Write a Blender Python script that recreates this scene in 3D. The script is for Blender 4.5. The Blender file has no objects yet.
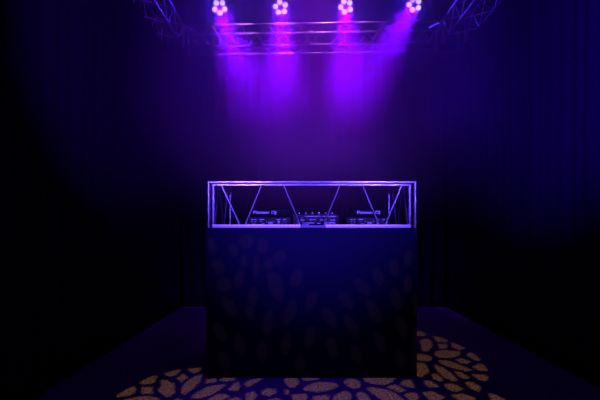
import bpy, bmesh, math, random
from mathutils import Vector, Matrix
random.seed(7)
PI = math.pi
sc = bpy.context.scene
C = sc.collection
F = 480.0            # focal length in pixels of a 600 px wide frame
CX, CY = 302.0, 231.0  # vanishing point of the depth lines
EYE = 0.98

def at(px, py, Y):
    """point seen at pixel (px, py) at depth Y"""
    return Vector(((px-CX)/F*Y, Y, EYE+(CY-py)/F*Y))
def on_floor(px, py):
    Y = F*EYE/(py-CY)
    return Vector(((px-CX)/F*Y, Y, 0.0))

# ------------------------------------------------------------------ materials
def mat(name, col, rough=0.5, metal=0.0, spec=0.5, noise=0.0, nscale=40.0, bump=0.0, emis=None, estr=0.0, sheen=0.0):
    m = bpy.data.materials.new(name); m.use_nodes = True
    nt = m.node_tree; b = nt.nodes['Principled BSDF']
    b.inputs['Base Color'].default_value = (*col, 1)
    b.inputs['Roughness'].default_value = rough
    b.inputs['Metallic'].default_value = metal
    b.inputs['Specular IOR Level'].default_value = spec
    if emis:
        b.inputs['Emission Color'].default_value = (*emis, 1)
        b.inputs['Emission Strength'].default_value = estr
    if noise or bump:
        tc = nt.nodes.new('ShaderNodeTexCoord')
        n = nt.nodes.new('ShaderNodeTexNoise'); n.inputs['Scale'].default_value = nscale
        n.inputs['Detail'].default_value = 4
        nt.links.new(tc.outputs['Object'], n.inputs['Vector'])
        if noise:
            r = nt.nodes.new('ShaderNodeMapRange')
            r.inputs['From Min'].default_value = 0.3; r.inputs['From Max'].default_value = 0.7
            r.inputs['To Min'].default_value = 1-noise; r.inputs['To Max'].default_value = 1+noise
            nt.links.new(n.outputs['Fac'], r.inputs['Value'])
            mx = nt.nodes.new('ShaderNodeVectorMath'); mx.operation = 'SCALE'
            mx.inputs[0].default_value = col
            nt.links.new(r.outputs['Result'], mx.inputs['Scale'])
            nt.links.new(mx.outputs['Vector'], b.inputs['Base Color'])
        if bump:
            bp = nt.nodes.new('ShaderNodeBump'); bp.inputs['Strength'].default_value = bump
            bp.inputs['Distance'].default_value = 0.01
            nt.links.new(n.outputs['Fac'], bp.inputs['Height'])
            nt.links.new(bp.outputs['Normal'], b.inputs['Normal'])
    return m

M_ALU   = mat('aluminium tube', (.80,.80,.82), .25, 1.0, noise=.08, nscale=25)
M_RAIL  = mat('satin silver bar', (.85,.85,.86), .45, .35, noise=.04, nscale=25)
M_DULL  = mat('dull grey bar', (.16,.16,.17), .5, .2, noise=.04, nscale=25)
M_ALU2  = mat('truss aluminium', (.80,.78,.82), .27, 1.0, noise=.10, nscale=20)
M_BLACKM= mat('black coated metal', (.012,.012,.013), .45, 0.0, .5, noise=.1)
M_PANEL = mat('black booth cladding', (.0042,.0036,.022), .9, 0.0, .10, noise=.12, nscale=90, bump=.15)
M_TABLE = mat('black table top', (.02,.02,.022), .55, 0.0, .4, noise=.1)
M_DRAPE = mat('black drape cloth', (.012,.008,.013), .95, 0.0, .05, noise=.2, nscale=60, bump=.2)
M_WALL  = mat('dark painted wall', (.010,.009,.011), .95, 0, .05, noise=.1)
M_GEAR  = mat('black plastic', (.004,.004,.005), .5, 0, .2, noise=.1)
M_GEARS = mat('satin black panel', (.005,.005,.006), .5, .0, .2, noise=.08)
M_CHROME= mat('chrome', (.8,.8,.82), .2, 1.0, noise=.03)
M_PRINT = mat('white print', (.85,.85,.85), .6, noise=.03)
M_KNOB  = mat('grey knob', (.25,.25,.27), .4, noise=.05)
M_SCREEN= mat('dark glass screen', (.01,.01,.012), .08, 0, .5, noise=.02)
M_LENS  = mat('lit led lens', (.8,.7,.8), .3, emis=(1.0,.78,1.0), estr=1.25, noise=.02)
M_RUBBER= mat('black rubber', (.014,.014,.014), .6, noise=.1)

# carpet: low loop pile, warm grey
def carpet():
    m = mat('loop pile carpet', (.30,.25,.22), .95, 0, .05)
    nt = m.node_tree; b = nt.nodes['Principled BSDF']
    tc = nt.nodes.new('ShaderNodeTexCoord')
    v = nt.nodes.new('ShaderNodeTexVoronoi'); v.inputs['Scale'].default_value = 110
    n = nt.nodes.new('ShaderNodeTexNoise'); n.inputs['Scale'].default_value = 75; n.inputs['Detail'].default_value = 3
    nt.links.new(tc.outputs['Object'], v.inputs['Vector']); nt.links.new(tc.outputs['Object'], n.inputs['Vector'])
    r = nt.nodes.new('ShaderNodeValToRGB')
    r.color_ramp.elements[0].position = .36; r.color_ramp.elements[0].color = (.04,.03,.028,1)
    r.color_ramp.elements[1].position = .66; r.color_ramp.elements[1].color = (.36,.295,.25,1)
    nt.links.new(n.outputs['Fac'], r.inputs['Fac']); nt.links.new(r.outputs['Color'], b.inputs['Base Color'])
    bp = nt.nodes.new('ShaderNodeBump'); bp.inputs['Strength'].default_value = .5; bp.inputs['Distance'].default_value = .006
    nt.links.new(v.outputs['Distance'], bp.inputs['Height']); nt.links.new(bp.outputs['Normal'], b.inputs['Normal'])
    return m
M_CARPET = carpet()

# ------------------------------------------------------------------ mesh helpers
class MB:
    def __init__(s): s.bm = bmesh.new()
    def box(s, lo, hi, bev=0.0, rot=None, org=None):
        c = (Vector(lo)+Vector(hi))/2; d = Vector(hi)-Vector(lo)
        r = bmesh.ops.create_cube(s.bm, size=1.0)
        vs = r['verts']
        bmesh.ops.scale(s.bm, vec=d, verts=vs); bmesh.ops.translate(s.bm, vec=c, verts=vs)
        if rot: bmesh.ops.rotate(s.bm, cent=org or c, matrix=rot, verts=vs)
        if bev:
            es = list({e for v in vs for e in v.link_edges})
            bmesh.ops.bevel(s.bm, geom=es, offset=bev, segments=2, affect='EDGES', profile=.6)
        return s
    def tube(s, a, b, r, n=12, r2=None):
        a, b = Vector(a), Vector(b); d = b-a
        q = d.to_track_quat('Z','Y').to_matrix().to_4x4()
        res = bmesh.ops.create_cone(s.bm, cap_ends=True, segments=n, radius1=r, radius2=r if r2 is None else r2, depth=d.length,
                                    matrix=Matrix.Translation((a+b)/2) @ q)
        return s
    def lathe(s, a, axis, prof, n=24):
        """prof: (distance along axis, radius)"""
        a = Vector(a); q = Vector(axis).to_track_quat('Z','Y').to_matrix()
        rings = []
        for h, r in prof:
            rings.append([s.bm.verts.new(a + q @ Vector((r*math.cos(2*PI*k/n), r*math.sin(2*PI*k/n), h))) for k in range(n)])
        for A, B in zip(rings, rings[1:]):
            for k in range(n): s.bm.faces.new((A[k], A[(k+1)%n], B[(k+1)%n], B[k]))
        s.bm.faces.new(rings[0][::-1]); s.bm.faces.new(rings[-1])
        return s
    def prism(s, pts, x0, x1, bev=0):
        """(y,z) outline extruded along x"""
        A = [s.bm.verts.new((x0, y, z)) for y, z in pts]; B = [s.bm.verts.new((x1, y, z)) for y, z in pts]
        n = len(pts); fs = [s.bm.faces.new(A[::-1]), s.bm.faces.new(B)]
        for k in range(n): fs.append(s.bm.faces.new((A[k], A[(k+1)%n], B[(k+1)%n], B[k])))
        if bev:
            bmesh.ops.bevel(s.bm, geom=list({e for f in fs for e in f.edges}), offset=bev, segments=2, affect='EDGES', profile=.6)
        return s
    def path(s, pts, r, n=8):
        pts = [Vector(p) for p in pts]; rings = []
        for i, p in enumerate(pts):
            d = (pts[min(i+1, len(pts)-1)] - pts[max(i-1, 0)]).normalized()
            q = d.to_track_quat('Z','Y').to_matrix()
            rings.append([s.bm.verts.new(p + q @ Vector((r*math.cos(2*PI*k/n), r*math.sin(2*PI*k/n), 0))) for k in range(n)])
        for A, B in zip(rings, rings[1:]):
            for k in range(n): s.bm.faces.new((A[k], A[(k+1)%n], B[(k+1)%n], B[k]))
        s.bm.faces.new(rings[0][::-1]); s.bm.faces.new(rings[-1])
        return s
    def build(s, name, m, parent=None, smooth=True):
        bmesh.ops.recalc_face_normals(s.bm, faces=s.bm.faces)
        me = bpy.data.meshes.new(name)
        if parent is not None:                      # children are stored in their thing's own frame
            w = world(parent)
            bmesh.ops.transform(s.bm, matrix=w.inverted(), verts=s.bm.verts)
        s.bm.to_mesh(me); s.bm.free()
        me.materials.append(m)
        if smooth:
            for p in me.polygons: p.use_smooth = True
            try: me.set_sharp_from_angle(angle=math.radians(35))
            except Exception: pass
        o = bpy.data.objects.new(name, me); C.objects.link(o)
        if parent is not None: o.parent = parent
        return o
def world(o):
    m = o.matrix_basis.copy()
    while o.parent is not None:
        o = o.parent; m = o.matrix_basis @ m
    return m
def tag(o, label, cat, group=None, kind=None):
    o['label'] = label; o['category'] = cat
    if group: o['group'] = group
    if kind: o['kind'] = kind
    return o
def thing(name, label, cat, loc=(0,0,0), group=None):
    o = bpy.data.objects.new(name, None); C.objects.link(o)
    o.location = loc; o.empty_display_size = .1
    return tag(o, label, cat, group)

# ------------------------------------------------------------------ the setting
o = MB().box((-3.2,-1.2,-.1), (3.4,6.8,0)).build('floor', M_CARPET); o['kind'] = 'structure'
o = MB().box((-3.2,-1.2,4.2), (3.4,6.8,4.3)).build('ceiling', M_WALL); o['kind'] = 'structure'
o = MB().box((-3.3,-1.2,0), (-3.2,6.8,4.2)).build('wall_left', M_WALL); o['kind'] = 'structure'
o = MB().box((3.4,-1.2,0), (3.5,6.8,4.2)).build('wall_right', M_WALL); o['kind'] = 'structure'
o = MB().box((-3.2,6.7,0), (3.4,6.8,4.2)).build('wall_back', M_WALL); o['kind'] = 'structure'

def drape(name, a, b, h, label, seed, amp=.02, top_amp=.8):
    """pleated cloth hanging along the floor line a-b, a real sheet with thickness"""
    rnd = random.Random(seed)
    a, b = Vector(a), Vector(b); L = (b-a).length; d = (b-a).normalized(); nrm = Vector((-d.y, d.x, 0))
    nu, nv = int(L/.018), 22
    ph = [rnd.uniform(0, 6.28) for _ in range(6)]
    bm = bmesh.new(); G = []
    for j in range(nv+1):
        z = .004 + (h-.004)*j/nv; row = []
        g = 1.0 - (1-top_amp)*(j/nv)
        for i in range(nu+1):
            u = L*i/nu
            w = u + .03*math.sin(2.1*u+ph[0]) + .02*math.sin(1.3*z+ph[1]+3*u)
            f = math.sin(2*PI*w/.17+ph[2])*.75 + .35*math.sin(2*PI*w/.29+ph[3]+.4*z) + .2*math.sin(2*PI*w/.075+ph[4])
            p = a + d*u + nrm*(amp*g*f)
            row.append(bm.verts.new((p.x, p.y, z)))
        G.append(row)
    for j in range(nv):
        for i in range(nu): bm.faces.new((G[j][i], G[j][i+1], G[j+1][i+1], G[j+1][i]))
    me = bpy.data.meshes.new(name); bm.to_mesh(me); bm.free(); me.materials.append(M_DRAPE)
    for p in me.polygons: p.use_smooth = True
    o = bpy.data.objects.new(name, me); C.objects.link(o)
    sm = o.modifiers.new('thickness', 'SOLIDIFY'); sm.thickness = .004
    return tag(o, label, 'drape')
drape('back_drape', (-1.54,6.2,0), (1.84,6.2,0), 4.12, 'black pleated drape hanging across the back, behind the booth and truss', 1)
drape('side_drape', (-1.56,1.2,0), (-1.56,6.12,0), 3.10, 'black pleated drape closing off the left side of the booth space', 2)
drape('side_drape', (1.86,1.2,0), (1.86,6.12,0), 3.10, 'black pleated drape closing off the right side of the booth space', 3)

# ------------------------------------------------------------------ overhead truss
TB, TT = 3.15, 3.40          # bottom and top chord heights
XL, XR = -1.40, 1.63         # inner faces of the side spans
YL, YR = 5.66, 5.54          # the back span sits very slightly askew
S = .26
def yb(x): return YL + (YR-YL)*(x-XL)/(XR-XL)
truss = thing('overhead_truss', 'three sided aluminium box truss overhead, its back span lit pink, with four lamps on it', 'truss', (.115,5.6,3.15))
RCH, RLA = .016, .0075
def lacing(p, q, r, pitch, phase=0):
    """zigzag between two parallel chords p0-p1 and q0-q1, with weld beads at its nodes"""
    mb = MB(); L = (Vector(p[1])-Vector(p[0])).length; n = max(2, int(round(L/pitch))*2)
    P = lambda t: Vector(p[0]).lerp(Vector(p[1]), t); Q = lambda t: Vector(q[0]).lerp(Vector(q[1]), t)
    for k in range(n):
        a, b = (P, Q) if (k+phase) % 2 == 0 else (Q, P)
        mb.tube(a(k/n), b((k+1)/n), r, 8)
        d = (b(k/n)-a(k/n)).normalized()
        mb.tube(a(k/n)+d*.012, a(k/n)+d*.030, .013, 8)
    return mb
def span(name, c, pitch):
    """c: four chords [top near, bottom near, top far, bottom far] each (start, end)"""
    root = bpy.data.objects.new(name, None); C.objects.link(root); root.parent = truss
    root.empty_display_size = .1
    for a, b in c: MB().tube(a, b, RCH, 14).build('chord', M_ALU2, root)
    for i, j, ph in ((0,1,0), (2,3,1), (0,2,0), (1,3,1)):
        lacing(c[i], c[j], RLA, pitch, ph).build('lacing', M_ALU2, root)
    return root
x0, x1 = XL, XR
span('back_span', [((x0,yb(x0),TT),(x1,yb(x1),TT)), ((x0,yb(x0),TB),(x1,yb(x1),TB)),
                   ((x0,yb(x0)+S,TT),(x1,yb(x1)+S,TT)), ((x0,yb(x0)+S,TB),(x1,yb(x1)+S,TB))], .32)
Y0 = 2.3
span('side_span', [((XL,YL-.02,TT),(XL,Y0,TT)), ((XL,YL-.02,TB),(XL,Y0,TB)), ((XL-S,YL-.02,TT),(XL-S,Y0,TT)), ((XL-S,YL-.02,TB),(XL-S,Y0,TB))], .42)
span('side_span', [((XR,YR-.02,TT),(XR,Y0,TT)), ((XR,YR-.02,TB),(XR,Y0,TB)), ((XR+S,YR-.02,TT),(XR+S,Y0,TT)), ((XR+S,YR-.02,TB),(XR+S,Y0,TB))], .42)
for sx, x, y in ((-1, XL, YL), (1, XR, YR)):
    mb = MB(); P = [(x,y), (x+sx*S,y), (x+sx*S,y+S), (x,y+S)]
    for k in range(4):
        a, b = P[k], P[(k+1)%4]
        mb.tube((*a,TB), (*a,TT), RCH, 12)
        for z in (TB, TT): mb.tube((*a,z), (*b,z), RCH, 12)
    for p in P:
        for z in (TB, TT): mb.box((p[0]-.022,p[1]-.022,z-.022), (p[0]+.022,p[1]+.022,z+.022), .005)
    mb.build('corner_block', M_ALU2, truss)
for x in (XL-S/2, XR+S/2):
    for y in (2.7, 3.9):
        MB().tube((x,y,TT-.0), (x,y,4.2), .006, 8).tube((x-S/2,y,TT), (x+S/2,y,TT), .014, 8).build('hanger', M_BLACKM, truss)

# ------------------------------------------------------------------ par lamps clamped on the back span
def spot(name, loc, to, energy, col, angle, blend, radius):
    l = bpy.data.lights.new(name, 'SPOT'); l.energy = energy; l.color = col
    l.spot_size = math.radians(angle); l.spot_blend = blend; l.shadow_soft_size = radius
    o = bpy.data.objects.new(name, l); C.objects.link(o); o.location = loc
    o.rotation_euler = (Vector(to)-Vector(loc)).to_track_quat('-Z','Y').to_euler()
    return o
BEAM_E = 3.9
BEAM_C = (.195,.0,1.0)
SPREAD = 11.0
def par(px, py, aim, roll, label, e=1.0):
    Yl = 5.80
    c = at(px, py, Yl); aim = Vector(aim); d = (aim-c).normalized()
    body = c - d*.0                    # face centre
    t = thing('par_lamp', label, 'stage lamp', (c.x, Yl, TT), 'lamps along the back truss')
    side = d.cross(Vector((0,0,1))).normalized(); up = side.cross(d)
    MB().lathe(c, -d, [(-.012,.104),(-.012,.112),(.012,.112),(.014,.106),(.075,.104),(.10,.092),(.125,.070),(.13,.04)], 32).build('housing', M_BLACKM, t)
    mb = MB()
    for k in range(6):
        ang = k*PI/3; r = side*math.cos(ang)+up*math.sin(ang)
        a = c - d*.128 + r*.028
        mb.tube(a, c - d*.128 + r*.07 - d*(-.02), .004, 6)
    mb.lathe(c - d*.122, -d, [(0,.035),(.012,.035)], 18)
    mb.build('heat_sink', M_BLACKM, t)
    for k in range(5):
        ang = math.radians(roll+72*k)
        p = c + (side*math.cos(ang)+up*math.sin(ang))*.062 + d*.012
        ln = MB().lathe(p, d, [(-.004,.031),(.002,.031),(.009,.025),(.013,.014),(.014,.004)], 20).build('lens', M_LENS, t)
        ln['label'] = 'glowing pink white lens'
    # yoke and clamp down to the far top chord
    mb = MB()
    py_ = c - d*.05
    for s in (-1, 1):
        a = py_ + side*s*.118
        mb.tube(a - side*s*.010, a + side*s*.006, .014, 10)
        foot = Vector((c.x + side.x*s*.05, yb(c.x)+S*.55, TT+.045))
        mb.path([a, a.lerp(foot,.55)+side*s*.02, foot], .007, 8)
    mb.tube(Vector((c.x-.06, yb(c.x)+S*.55, TT+.045)), Vector((c.x+.06, yb(c.x)+S*.55, TT+.045)), .008, 8)
    mb.build('yoke', M_BLACKM, t)
    mb = MB()
    mb.box((c.x-.02, yb(c.x)+S*.5, TT+.03), (c.x+.02, yb(c.x)+S+.022, TT+.048), .003)
    mb.box((c.x-.02, yb(c.x)+S-.024, TT+.012), (c.x+.02, yb(c.x)+S+.024, TT+.034), .003)
    mb.build('clamp', M_BLACKM, t)
    l = bpy.data.lights.new('par_beam', 'AREA'); l.shape = 'DISK'; l.size = .17; l.energy = BEAM_E*e
    l.color = BEAM_C; l.spread = math.radians(SPREAD)
    o = bpy.data.objects.new('par_beam', l); C.objects.link(o); o.location = c + d*.035
    o.rotation_euler = d.to_track_quat('-Z','Y').to_euler()
    for nm, en, cl, sp in (('par_spill', SPILL_E, SPILL_C, 170), ('par_glow', PINK_E, PINK_C, 170)):
        l = bpy.data.lights.new(nm, 'AREA'); l.shape = 'DISK'; l.size = .16; l.energy = en*e
        l.color = cl; l.spread = math.radians(sp)
        o = bpy.data.objects.new(nm, l); C.objects.link(o); o.location = c + d*.03
        o.rotation_euler = d.to_track_quat('-Z','Y').to_euler()
    return t
SPILL_E, SPILL_C = 3.0, (.03,.0,1.0)
PINK_E, PINK_C = .12, (1.0,.1,.9)
par(219.5, 7.3, ( .35,1.0,0), 46, 'lit stage lamp with five lenses, leftmost of four on the truss')
par(280.6, 7.2, (.0,1.0,0), 80, 'lit stage lamp with five lenses, second from the left on the truss')
par(345.8, 6.4, ( .12,1.0,0), 68, 'lit stage lamp with five lenses, third from the left on the truss')
par(414.4, 4.4, (-.69,1.0,0), 81, 'lit stage lamp with five lenses, rightmost of four on the truss', .7)

# ------------------------------------------------------------------ DJ booth
YF, YR_ = 3.20, 4.00
BX0, BX1 = -.640, .767
ZP, ZT = 1.0, 1.313
booth = thing('dj_booth', 'black DJ booth with a lit aluminium truss rail around its top', 'booth', ((BX0+BX1)/2, YF, 0))
MB().box((BX0,YF,0), (BX1,YF+.018,ZP), .003).build('front_panel', M_PANEL, booth)
MB().box((BX0,YF+.018,0), (BX0+.018,YR_,ZP), .002).build('side_panel', M_PANEL, booth)
MB().box((BX1-.018,YF+.018,0), (BX1,YR_,ZP), .002).build('side_panel', M_PANEL, booth)
MB().box((BX0+.018,YF+.018,ZP-.03), (BX1-.018,YR_,ZP), .002).build('table_top', M_TABLE, booth)
K = F/YF
def bx(px): return (px-CX)/K
def bz(py): return EYE+(CY-py)/K
R1 = .0125
yf = YF+.016
# top rail: two thin parallel tubes carried by the corner posts
MB().tube((bx(207.5),yf,ZT-.007), (bx(416),yf,ZT-.007), .0095, 14).build('top_rail', M_ALU, booth)
MB().tube((bx(211),yf+.004,ZT-.026), (bx(412),yf+.004,ZT-.026), .0085, 14).build('top_rail', M_ALU, booth)
# bottom rail in three lengths
for a, b in ((212,300.5), (325.5,411)):
    MB().box((bx(a),YF+.001,ZP+.0005), (bx(b),YF+.034,ZP+.023), .005).build('bottom_rail', M_RAIL, booth)
MB().box((bx(300.5),YF+.006,ZP+.0005), (bx(325.5),YF+.030,ZP+.017), .004).build('bottom_rail', M_DULL, booth)
# posts
for px, r in ((208.3,.0115), (415.7,.0115)):
    MB().tube((bx(px),yf,ZP), (bx(px),yf,ZT), r, 14).build('post', M_ALU, booth)
for px in (213.0, 410.3):
    MB().tube((bx(px),yf+.006,ZP), (bx(px),yf+.006,ZT-.02), .0125, 14).build('post', M_ALU, booth)
# front diagonals
for xa, xb in ((221,239.5), (261.3,245), (283.5,300.3), (340.2,324), (363,379.3), (402.2,386)):
    MB().tube((bx(xa),yf+.004,bz(186.0)+.006), (bx(xb),yf+.004,bz(224.5)), 0.0076, 10).build('diagonal', M_ALU, booth)
# side rails running back to the rear posts
for s, xf in ((-1, BX0+.045), (1, BX1-.045)):
    MB().tube((xf,yf+.02,ZT-.02), (xf,YR_-.02,ZT-.02), .010, 12).build('side_rail', M_ALU2, booth)
    MB().tube((xf,yf+.04,ZP+.012), (xf,YR_-.02,ZP+.012), .010, 12).build('side_rail', M_ALU2, booth)
    MB().tube((xf,YR_-.02,ZP), (xf,YR_-.02,ZT-.01), .013, 12).build('rear_post', M_ALU, booth)
    for ya, yb_ in ((YF+.20,YF+.07), (YF+.26,YF+.42), (YF+.62,YF+.46)):
        MB().tube((xf,ya,ZT-.03), (xf,yb_,ZP+.02), .0065, 8).build('diagonal', M_ALU2, booth)

# ------------------------------------------------------------------ DJ gear, its backs towards the camera
def text(body, size, loc, m, parent, rx=PI/2, name='lettering', align='LEFT', width=None):
    cu = bpy.data.curves.new(name, 'FONT'); cu.body = body; cu.size = size; cu.extrude = .0006
    cu.align_x = align; cu.align_y = 'CENTER'; cu.offset = 0
    tmp = bpy.data.objects.new(name, cu); C.objects.link(tmp)
    dg = bpy.context.evaluated_depsgraph_get(); dg.update()
    me = bpy.data.meshes.new_from_object(tmp.evaluated_get(dg))
    bpy.data.objects.remove(tmp)
    me.transform(Matrix.Rotation(rx, 4, 'X'))
    if width:
        xs = [v.co.x for v in me.vertices]; k = width/(max(xs)-min(xs))
        me.transform(Matrix.Diagonal((k,1,1,1)))
    me.materials.clear(); me.materials.append(m)
    me.transform(Matrix.Translation(Vector(loc)) ); me.transform(world(parent).inverted())
    o = bpy.data.objects.new(name, me); C.objects.link(o); o.parent = parent
    return o

YG = 3.50
ZG = ZP
def player(xc, label, hump, tx):
    t = thing('media_player', label, 'media player', (xc, YG, ZG), 'players on the booth')
    w = .160; y0 = YG; z0 = ZG+.012
    MB().prism([(y0,z0),(y0,z0+.066),(y0+.02,z0+.078),(y0+.39,z0+.046),(y0+.40,z0+.03),(y0+.40,z0)], xc-w, xc+w, .004).build('body', M_GEAR, t)
    h0, h1 = hump
    hm = MB().prism([(y0+.012,z0+.076),(y0+.004,z0+.125),(y0+.012,z0+.132),(y0+.03,z0+.130),(y0+.13,z0+.072)], h0, h1, .004).build('display_hump', M_GEARS, t)
    sc_ = MB()
    a = math.atan2(.058, .10)
    sc_.box((h0+.03, y0+.032, z0+.1005), (h1-.03, y0+.118, z0+.1025), 0, Matrix.Rotation(-a, 3, 'X'), (xc, y0+.08, z0+.1015)).build('screen', M_SCREEN, hm)
    text('Pioneer DJ', .0305, (h0+tx, y0+.003, z0+.103), M_PRINT, hm, PI/2+math.radians(-9)*0, 'lettering', 'LEFT', .165)
    # rear sockets
    rp = MB().box((xc-w+.014,y0-.004,z0+.008), (xc+w-.014,y0+.004,z0+.058), .002).build('rear_panel', M_GEARS, t)
    for dx in (-.12,-.098,-.055,-.02,.04):
        MB().lathe((xc+dx,y0-.003,z0+.036), (0,-1,0), [(0,.0075),(.004,.0075),(.004,.0048),(.011,.0045)], 14).build('jack', M_CHROME, rp)
    MB().box((xc-.005,y0-.007,z0+.018), (xc+.030,y0-.003,z0+.034), .001).build('socket', M_KNOB, rp)
    MB().box((xc+.062,y0-.007,z0+.022), (xc+.082,y0-.003,z0+.044), .001).build('socket', M_KNOB, rp)
    MB().box((xc+.095,y0-.012,z0+.016), (xc+.132,y0-.003,z0+.046), .003).build('power_inlet', M_RUBBER, rp)
    for dx, wd, zz in ((-.12,.016,.052),(-.098,.012,.052),(-.05,.035,.052),(.02,.02,.014),(.07,.03,.052),(-.11,.03,.017),(-.04,.018,.020),(.115,.02,.053)):
        MB().box((xc+dx-wd/2,y0-.0046,z0+zz-.0014), (xc+dx+wd/2,y0-.0038,z0+zz+.0014)).build('marking', M_PRINT, rp)
    jw = MB().lathe((xc,y0+.245,z0+.055), (0,.086,1), [(0,.098),(.014,.098),(.018,.092),(.018,.05),(.020,.048)], 40).build('jog_wheel', M_GEARS, t)
    MB().lathe((xc,y0+.245,z0+.075), (0,.086,1), [(0,.045),(.003,.045),(.003,.001)], 28).build('jog_display', M_SCREEN, jw)
    for k in range(2):
        MB().lathe((xc-.125, y0+.30+.05*k, z0+.050), (0,.086,1), [(0,.018),(.008,.018),(.009,.015)], 18).build('play_button', M_CHROME, t)
    sl = MB().box((xc+.118,y0+.22,z0+.060), (xc+.128,y0+.36,z0+.0625), .0).build('pitch_slot', M_RUBBER, t)
    MB().box((xc+.110,y0+.28,z0+.058), (xc+.136,y0+.296,z0+.072), .003).build('pitch_fader', M_KNOB, sl)
    for dx in (-.13,.13):
        for dy in (.04,.36):
            MB().lathe((xc+dx,y0+dy,ZG), (0,0,1), [(0,.016),(.012,.018)], 14).build('foot', M_RUBBER, t)
    return t
player(-.242, 'black DJ media player at the left of the mixer on the booth', (-.365,-.100), .008)
player( .480, 'black DJ media player at the right of the mixer on the booth', ( .348, .620), .053)

mx = thing('dj_mixer', 'black DJ mixer between the two media players, rows of sockets on its back', 'mixer', (.101,YG,ZG))
x0, x1, y0, z0 = -.066, .268, YG, ZG+.010
MB().prism([(y0,z0),(y0,z0+.088),(y0+.012,z0+.094),(y0+.385,z0+.082),(y0+.395,z0+.072),(y0+.395,z0)], x0, x1, .004).build('body', M_GEAR, mx)
rp = MB().box((x0+.008,y0-.004,z0+.006), (x1-.008,y0+.003,z0+.084), .002).build('rear_panel', M_GEARS, mx)
for row, zz in enumerate((.062,.040)):
    for k in range(9):
        xx = x0+.035+.0330*k
        if row == 1 and k in (2,6): continue
        MB().lathe((xx,y0-.003,z0+zz), (0,-1,0), [(0,.0072),(.004,.0072),(.004,.0046),(.011,.0044)], 14).build('jack', M_CHROME, rp)
MB().box((x0+.018,y0-.010,z0+.010), (x0+.050,y0-.003,z0+.030), .002).build('power_inlet', M_RUBBER, rp)
for k in range(3):
    MB().lathe((x1-.095+.03*k,y0-.003,z0+.020), (0,-1,0), [(0,.0115),(.006,.0115),(.006,.008),(.003,.007)], 16).build('balanced_output', M_KNOB, rp)
for a, b, zz in ((.085,.205,.0775),(.215,.315,.0770),(.055,.085,.0505),(.12,.165,.0520),(.20,.235,.0500),(.27,.31,.0505),(.07,.155,.0285),(.175,.20,.026),(.24,.31,.0325),(.065,.115,.016)):
    MB().box((x0+a,y0-.0046,z0+zz-.0013), (x0+b,y0-.0038,z0+zz+.0013)).build('marking', M_PRINT, rp)
for i in range(6):
    for j in range(4):
        xx = x0+.045+.049*i; yy = y0+.04+.045*j
        MB().lathe((xx,yy,z0+.090-.03*(yy-y0)), (0,0,1), [(0,.010),(.004,.010),(.006,.0075),(.020,.0068),(.021,.005)], 14).build('knob', M_KNOB if (i+j)%3 else M_CHROME, mx)
for i in range(4):
    xx = x0+.07+.049*i
    f = MB().box((xx-.003,y0+.24,z0+.084), (xx+.003,y0+.32,z0+.0875)).build('fader_slot', M_RUBBER, mx)
    MB().box((xx-.008,y0+.27+.008*i,z0+.086), (xx+.008,y0+.286+.008*i,z0+.100), .002).build('fader_cap', M_KNOB, f)
for dx in (x0+.03, x1-.03):
    for dy in (.04,.35):
        MB().lathe((dx,y0+dy,ZG), (0,0,1), [(0,.014),(.011,.016)], 14).build('foot', M_RUBBER, mx)

# a cable lying in loops on the table right of the right player
pts = []
for k in range(40):
    a = k/39; th = a*2.6*2*PI
    pts.append((.625+.075*a+.022*math.cos(th)+.01, 3.44+.045*math.sin(th), ZP+.005+.030*a*(1-a)*2+.012*(math.sin(th*1.5)**2)*a))
tag(MB().path(pts, .0038, 8).build('audio_cable', M_KNOB), 'thin grey cable looped on the booth table right of the right player', 'cable')

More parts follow.
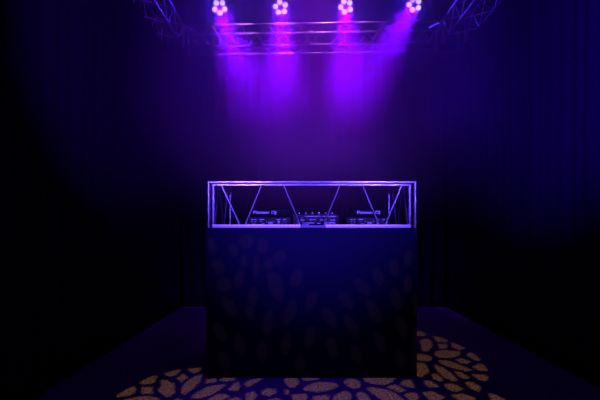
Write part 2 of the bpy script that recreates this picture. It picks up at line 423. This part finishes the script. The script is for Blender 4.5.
# ------------------------------------------------------------------ gobo projector (hangs behind the camera, throws the leaf pattern)
GS = Vector((0.02,-.10,3.45)); GA = Vector((.12,3.30,.25))
gd = (GA-GS).normalized(); gq = gd.to_track_quat('Z','Y').to_matrix()
GD = .16
cells = [
 [(116,396),(122,392),(127,389),(134,386),(136,389),(135,393),(128,395.5),(118,397.5)],
 [(138,383),(146,379),(152,376),(157,375.5),(156,380),(153,383.5),(145,384.5)],
 [(141.5,387),(153,387),(152,390),(153.5,393.5),(141,394),(142,390.5)],
 [(124,399.5),(140,396.5),(150,396),(158,398),(162,402),(158,408),(135,410),(120,404)],
 [(164,373),(172,371),(180,369),(181,370.5),(177,374.5),(172,376.5),(166,376)],
 [(187,369),(193,368),(202,367.5),(199,371.5),(193,373.5),(190,371.5)],
 [(176,378.5),(183,373.5),(188,377.5),(184,380),(181,383.5),(180,380.5)],
 [(157.5,390),(161.5,386),(160.5,380.5),(165,379.5),(170,382),(175,384),(174.5,388),(175.5,392.5),(171,396),(167,397),(162,394)],
 [(181,392),(183,385),(190,379),(197,375.5),(202,374.5),(200,382),(194,388),(184,395)],
 [(204,384),(207,379),(216,378.5),(217,381.5),(210,383)],
 [(190,398),(195,394),(206,387),(215,385),(226,384),(221,389),(213,394),(200,398.5)],
 [(172,400.5),(178,398.5),(185,400.5),(190,404),(182,408),(172,406)],
 [(219,380.5),(223,377.5),(236,377.5),(234,380.5),(224,381.5)],
 [(228,389),(234,383.5),(238.5,381.5),(240,386),(238,391),(231,391)],
 [(206,400),(219,393.5),(227,394.5),(230,396.5),(218,402)],
 [(222,403),(229,399),(236,396.5),(242,400),(238,405),(228,408)],
 [(244,384),(249,380),(262,378),(256,383),(247,387.5)],
 [(262,391),(268,388),(275,389),(276,393),(270,396),(262,394.5)],
 [(246,394),(254,391),(257,396),(252,402),(246,400)],
 [(267,400),(276,398),(284,401),(280,407),(269,407)],
 [(284,380),(287,377.5),(296,377.5),(300,383),(296,385.5),(294,388),(289,387),(286,384)],
 [(284.5,389),(288.5,390),(289.5,393.5),(285.5,395)],
 [(291.5,394.5),(306,393.7),(308,398),(300,403),(293,401)],
 [(301,379.3),(305,377.5),(319,377.5),(317,379.5),(306,381)],
 [(302,389),(310,384),(318,381.8),(328,382.2),(336,383.7),(339,386),(330,390),(320,392),(309,391.5)],
 [(313,396),(328.5,394.7),(329,400),(322,406),(312,403)],
 [(332,400),(335,395),(342,392),(347,390.5),(351.5,395),(350,402),(341,407),(333,405)],
 [(343,382),(348,378.5),(353,379),(358,380),(361,384.5),(359,388),(353,388.5),(348,386.5)],
 [(356,394),(360,391.5),(366,393.5),(370,399),(372,404),(365,407),(359,402)],
 [(365,381.5),(363,377.5),(396,377.5),(391,382.5),(385,385.2),(372,383.8)],
 [(366,389),(370,387),(385,389),(392,391.5),(400,396.5),(405,401),(398,404),(384,401),(376,396)],
 [(386,387.3),(394,384.3),(401,387),(406,390.5),(400,392.5),(395,390.3)],
 [(400,384),(404,380),(410,379.5),(413,383.5),(415,388.5),(407,387)],
 [(404,395),(408,392.8),(416,392.5),(419,398),(414,402),(409,399.5)],
 [(412,331),(420,331),(427,333.5),(425,336),(412,336)],
 [(421,344),(419,341),(422,339.5),(427,338),(431,340.5),(433,345.5),(431,348),(427,352),(422,350.5)],
 [(432,335.5),(438,336.5),(448,340),(447,342),(437,342)],
 [(437.5,344),(447,344),(447.5,348),(440,349),(439,346.5)],
 [(451,342),(458,344.5),(466,348.5),(460,350),(452,347.5)],
 [(434,354),(437,351),(445,350),(461,351.5),(458,356),(450,358),(438,357.5)],
 [(413,353.5),(424,354),(431,357),(432.5,360),(426,361.5),(413,359)],
 [(412,363),(424,362.5),(427,366),(429.5,372),(421,377.5),(412,375)],
 [(438,360),(450,361),(463,366),(473,370.5),(466,371.5),(452,368),(441,364)],
 [(466,355),(471,352),(477,356),(481,361),(475,360.5)],
 [(455,359.5),(461,358),(471,361.5),(466,364),(459,362.5)],
 [(472,367),(480,363),(485,366),(488,371),(480,371)],
 [(433,364),(441,366.5),(450,372),(458,380),(455,382),(445,378),(437,371)],
 [(432,374.5),(435,373),(443,379),(441,382),(433,378.5)],
 [(454,371),(460,371.7),(471,378),(464,379),(459,376.5)],
 [(471,374),(485,374.5),(488,377),(486,381.5),(478,379.5)],
 [(424,380.5),(430,380.5),(437,385),(440,387),(430,387.5),(424,383.5)],
 [(444,384.5),(450,383),(458,385.5),(464,389),(456,392),(447,389)],
 [(464,381.5),(472,382),(481,386.5),(479,392),(470,388.5)],
 [(488,393),(496,395),(508,401),(500,404),(492,401)],
 [(422,392.5),(432,391),(445,397),(440,401),(430,400)],
 [(450,395),(462,393.5),(476,398),(474,402),(460,401)],
]
panel_cells = [  # leaf cells that land on the booth front, (centre px, centre py, half width, half height, tilt)
 (246,241,6.5,6.8,.2),(263,246,5.6,7.6,-.3),(280,257,6,8,-.5),(233.5,250,4.6,7,.4),(244,260.5,4,6,.1),(256,268,4.6,17,-.08),(268.5,264.5,4.4,6,-.3),
 (218,267,6,7.5,.5),(239,279,6,14,-.3),(276,287,7,15,.3),(296,279,6,9,-.4),(224.5,285,7.5,6.5,.4),(212,246,4,8,.3),(253,297,5,9,0),
 (229,306,5,12,.6),(249,312,5,10,.2),(268,322,5,12,-.2),(290,312,5,14,-.4),(312,300,5,10,-.4),
 (330,318,5,11,.5),(346,300,5,10,.6),(362,286,5,11,.7),(378,276,5,10,.4),(394,268,5,9,.1),(408,258,4,8,-.2),
 (352,326,5,12,.5),(374,312,5,12,.5),(396,300,5,12,.3),(408,284,4,9,.0),(220,332,5,11,.4),(240,344,5,11,.2),
 (262,352,5,10,0),(286,344,5,11,-.2),(310,336,5,11,-.1),(332,348,5,11,.2),(356,354,5,10,.3),(380,342,5,11,.4),(402,328,5,11,.3),
 (224,360,5,9,.3),(300,364,5,8,0),(400,360,5,9,.2)]
def to_plate(p):
    q = gq.transposed() @ (Vector(p)-GS)
    return Vector((q.x/q.z*GD, q.y/q.z*GD))
polys = [[to_plate(on_floor(px, py)) for px, py in c] for c in cells]
rnd = random.Random(5)
from mathutils.geometry import intersect_line_line_2d
def inside(p, g):
    c = False
    for a, b in zip(g, g[1:]+g[:1]):
        if (a.y > p.y) != (b.y > p.y) and p.x < (b.x-a.x)*(p.y-a.y)/(b.y-a.y)+a.x: c = not c
    return c
def clash(g, h):
    """whether two outlines meet or nest"""
    if inside(g[0], h) or inside(h[0], g): return True
    for a, b in zip(g, g[1:]+g[:1]):
        for c, d in zip(h, h[1:]+h[:1]):
            if intersect_line_line_2d(a, b, c, d): return True
    return False
for cx_, cy_, hw, hh, tl in panel_cells:      # each leaf as large as its neighbours leave room for, less a thin web of metal
    hw *= 1.3; hh *= 1.25
    rr = [rnd.uniform(.84, 1.1) for _ in range(9)]
    def leaf(k):
        g = []
        for q, r in enumerate(rr):
            an = 2*PI*q/9; u, v = hw*r*k*math.cos(an), hh*r*k*math.sin(an)
            g.append(to_plate(at(cx_+u*math.cos(tl)+v*math.sin(tl), cy_-u*math.sin(tl)+v*math.cos(tl), YF)))
        return g
    k = 1.0
    while k > .2 and any(clash(leaf(k), h) for h in polys): k -= .04
    if k > .3: polys.append(leaf(k*.87))
floor_polys = polys[:len(cells)]
for i_, g_ in enumerate(floor_polys):
    for h_ in floor_polys[i_+1:]:
        if clash(g_, h_): print('CLASH', i_)
def plate_curve():
    cu = bpy.data.curves.new('gobo', 'CURVE'); cu.dimensions = '2D'; cu.fill_mode = 'BOTH'
    def add(pts):
        s = cu.splines.new('POLY'); s.points.add(len(pts)-1); s.use_cyclic_u = True
        for p, q in zip(s.points, pts): p.co = (q[0], q[1], 0, 1)
    add([(.115*math.cos(2*PI*k/48), .115*math.sin(2*PI*k/48)) for k in range(48)])
    for p in polys: add(p)
    tmp = bpy.data.objects.new('gobo', cu); C.objects.link(tmp)
    dg = bpy.context.evaluated_depsgraph_get(); dg.update()
    me = bpy.data.meshes.new_from_object(tmp.evaluated_get(dg)); bpy.data.objects.remove(tmp)
    return me
proj = thing('gobo_projector', 'black pattern projector hanging from the ceiling in front of the booth', 'stage lamp', GS)
me = plate_curve(); me.materials.clear(); me.materials.append(M_BLACKM)
me.transform(Matrix.Translation(gd*GD) @ gq.to_4x4())
g = bpy.data.objects.new('gobo', me); C.objects.link(g); g.parent = proj
# barrel: open tube round the plate, closed rear
bm = MB(); n = 32; rings = []
for h, r in ((.22,.125),(.22,.121),(-.02,.121),(-.03,.10),(-.20,.09),(-.20,.003),(-.21,.003),(-.21,.095),(-.03,.125),(.22,.125)):
    rings.append([bm.bm.verts.new(GS + gq @ Vector((r*math.cos(2*PI*k/n), r*math.sin(2*PI*k/n), h))) for k in range(n)])
for A, B in zip(rings, rings[1:]):
    for k in range(n): bm.bm.faces.new((A[k], A[(k+1)%n], B[(k+1)%n], B[k]))
bm.build('barrel', M_BLACKM, proj)
MB().tube(GS-gd*.1+Vector((0,0,.1)), (GS.x,GS.y-.1*gd.y,4.2), .012, 10).build('hanger', M_BLACKM, proj)
gl = spot('gobo_light', GS, GA, 340, (1.0,.50,.26), 80, .05, .0)
gl.data.shadow_soft_size = .0004

# ------------------------------------------------------------------ unseen blue wash lamps out front, then added fill lights
BLUE = (.11,.045,1.0)
for sx in (-1, 1):
    spot('blue_wash', (.06+.80*sx, .6, 2.6), (.06+.2*sx, 3.3, 1.33), 850, BLUE, 35, 1.0, .05)
    spot('blue_side_wash', (.1+1.42*sx, .85, 1.45), (.06+.15*sx, 3.3, 1.42), 110, BLUE, 36, 1.0, .05)
    spot('blue_floor_wash', (.1+1.42*sx, .85, 2.6), (.1-.7*sx, 3.1, 0), 9, (.03,.0,1.0), 75, 1.0, .05)
spot('blue_floor_pool', (-.2, 2.3, 3.3), (-.05, 2.85, 0), 150, (.05,.0,1.0), 34, 1.0, .05)
for sx in (-1, 1):
    spot('blue_back_fill', (.1+1.2*sx, 5.98, 4.12), (.1+1.15*sx, 6.08, 2.9), 90, (.03,.0,1.0), 70, 1.0, .05)  # added fill that turns the upper back drape and haze blue
for x in (-.85, -.3, .25, .75):
    spot('truss_fill', (x, 4.75, 4.12), (x, 5.72, 3.42), 44 if x < .7 else 14, (1.0,.20,.95), 34, 1.0, .03)  # unseen pink fill, added to brighten the truss chords
spot('violet_haze_fill', (.1, 2.4, 3.3), (.1, 5.5, 1.85), 800, (.32,.0,1.0), 36, 1.0, .06)  # added to tint the middle haze violet, stands for no known lamp
spot('blue_drape_fill', (.7, 1.2, 2.0), (-1.6, 3.9, 2.25), 600, (.10,.0,1.0), 42, 1.0, .06)  # unseen fill put in to lift the left side drape
spot('blue_drape_fill', (-.6, 1.0, 2.0), (1.9, 3.4, 2.1), 1900, (.05,.0,1.0), 42, 1.0, .06)  # added light for the blue glow on the right side drape

# ------------------------------------------------------------------ haze held under the rig
hz = MB().box((-1.50,2.80,.30), (1.80,6.12,4.10)).build('stage_haze', M_WALL, smooth=False)
tag(hz, 'violet lit haze hanging in the air behind the booth and under the lamps', 'haze', kind='stuff')
m = bpy.data.materials.new('stage haze'); m.use_nodes = True; nt = m.node_tree
nt.nodes.clear()
out = nt.nodes.new('ShaderNodeOutputMaterial'); vs = nt.nodes.new('ShaderNodeVolumeScatter')
vs.inputs['Color'].default_value = (1,1,1,1); vs.inputs['Anisotropy'].default_value = .35
geo = nt.nodes.new('ShaderNodeNewGeometry') if False else nt.nodes.new('ShaderNodeTexCoord')
sep = nt.nodes.new('ShaderNodeSeparateXYZ'); nt.links.new(geo.outputs['Object'], sep.inputs[0])
def ramp(src, a, b, lo, hi):
    r = nt.nodes.new('ShaderNodeMapRange'); r.interpolation_type = 'SMOOTHSTEP'
    r.inputs['From Min'].default_value = a; r.inputs['From Max'].default_value = b
    r.inputs['To Min'].default_value = lo; r.inputs['To Max'].default_value = hi
    nt.links.new(src, r.inputs['Value']); return r.outputs['Result']
def mul(a, b):
    x = nt.nodes.new('ShaderNodeMath'); x.operation = 'MULTIPLY'
    for k, v in enumerate((a, b)):
        if isinstance(v, (int, float)): x.inputs[k].default_value = v
        else: nt.links.new(v, x.inputs[k])
    return x.outputs[0]
noi = nt.nodes.new('ShaderNodeTexNoise'); noi.inputs['Scale'].default_value = 1.6; noi.inputs['Detail'].default_value = 2
nt.links.new(geo.outputs['Object'], noi.inputs['Vector'])
den = mul(ramp(sep.outputs['Z'], .95, 2.0, 0.0, 1.0), ramp(sep.outputs['Y'], 3.0, 4.1, 0.0, 1.0))
den = mul(den, ramp(sep.outputs['X'], -1.5, -1.0, .1, 1.0)); den = mul(den, ramp(sep.outputs['X'], 1.2, 1.8, 1.0, .1))
den = mul(den, ramp(noi.outputs['Fac'], .25, .75, .65, 1.35))
den = mul(den, ramp(sep.outputs['Z'], 2.2, 3.6, 1.0, .85))
den = mul(den, .30)
nt.links.new(den, vs.inputs['Density']); nt.links.new(vs.outputs[0], out.inputs['Volume'])
hz.data.materials.clear(); hz.data.materials.append(m)

# ------------------------------------------------------------------ world, camera, view
w = bpy.data.worlds.new('World'); sc.world = w; w.use_nodes = True
w.node_tree.nodes['Background'].inputs[0].default_value = (0,0,0,1)
w.node_tree.nodes['Background'].inputs[1].default_value = 0
cam = bpy.data.cameras.new('camera'); co = bpy.data.objects.new('camera', cam); C.objects.link(co)
co.location = (0,0,EYE); co.rotation_euler = (PI/2,0,0)
cam.sensor_width = 36; cam.lens = F/600*36
cam.shift_x = (300-CX)/600; cam.shift_y = (CY-200)/600
cam.clip_start = .05
sc.camera = co
sc.view_settings.view_transform = 'Standard'; sc.view_settings.look = 'None'
sc.view_settings.exposure = 0; sc.view_settings.gamma = 1; sc.view_settings.use_curve_mapping = False
cy = sc.cycles
cy.use_denoising = True
cy.use_adaptive_sampling = False
cy.max_bounces = 5; cy.volume_bounces = 2; cy.diffuse_bounces = 3; cy.glossy_bounces = 3
cy.sample_clamp_indirect = 4; cy.volume_step_rate = 1.0; cy.volume_max_steps = 128
cy.caustics_reflective = False; cy.caustics_refractive = False
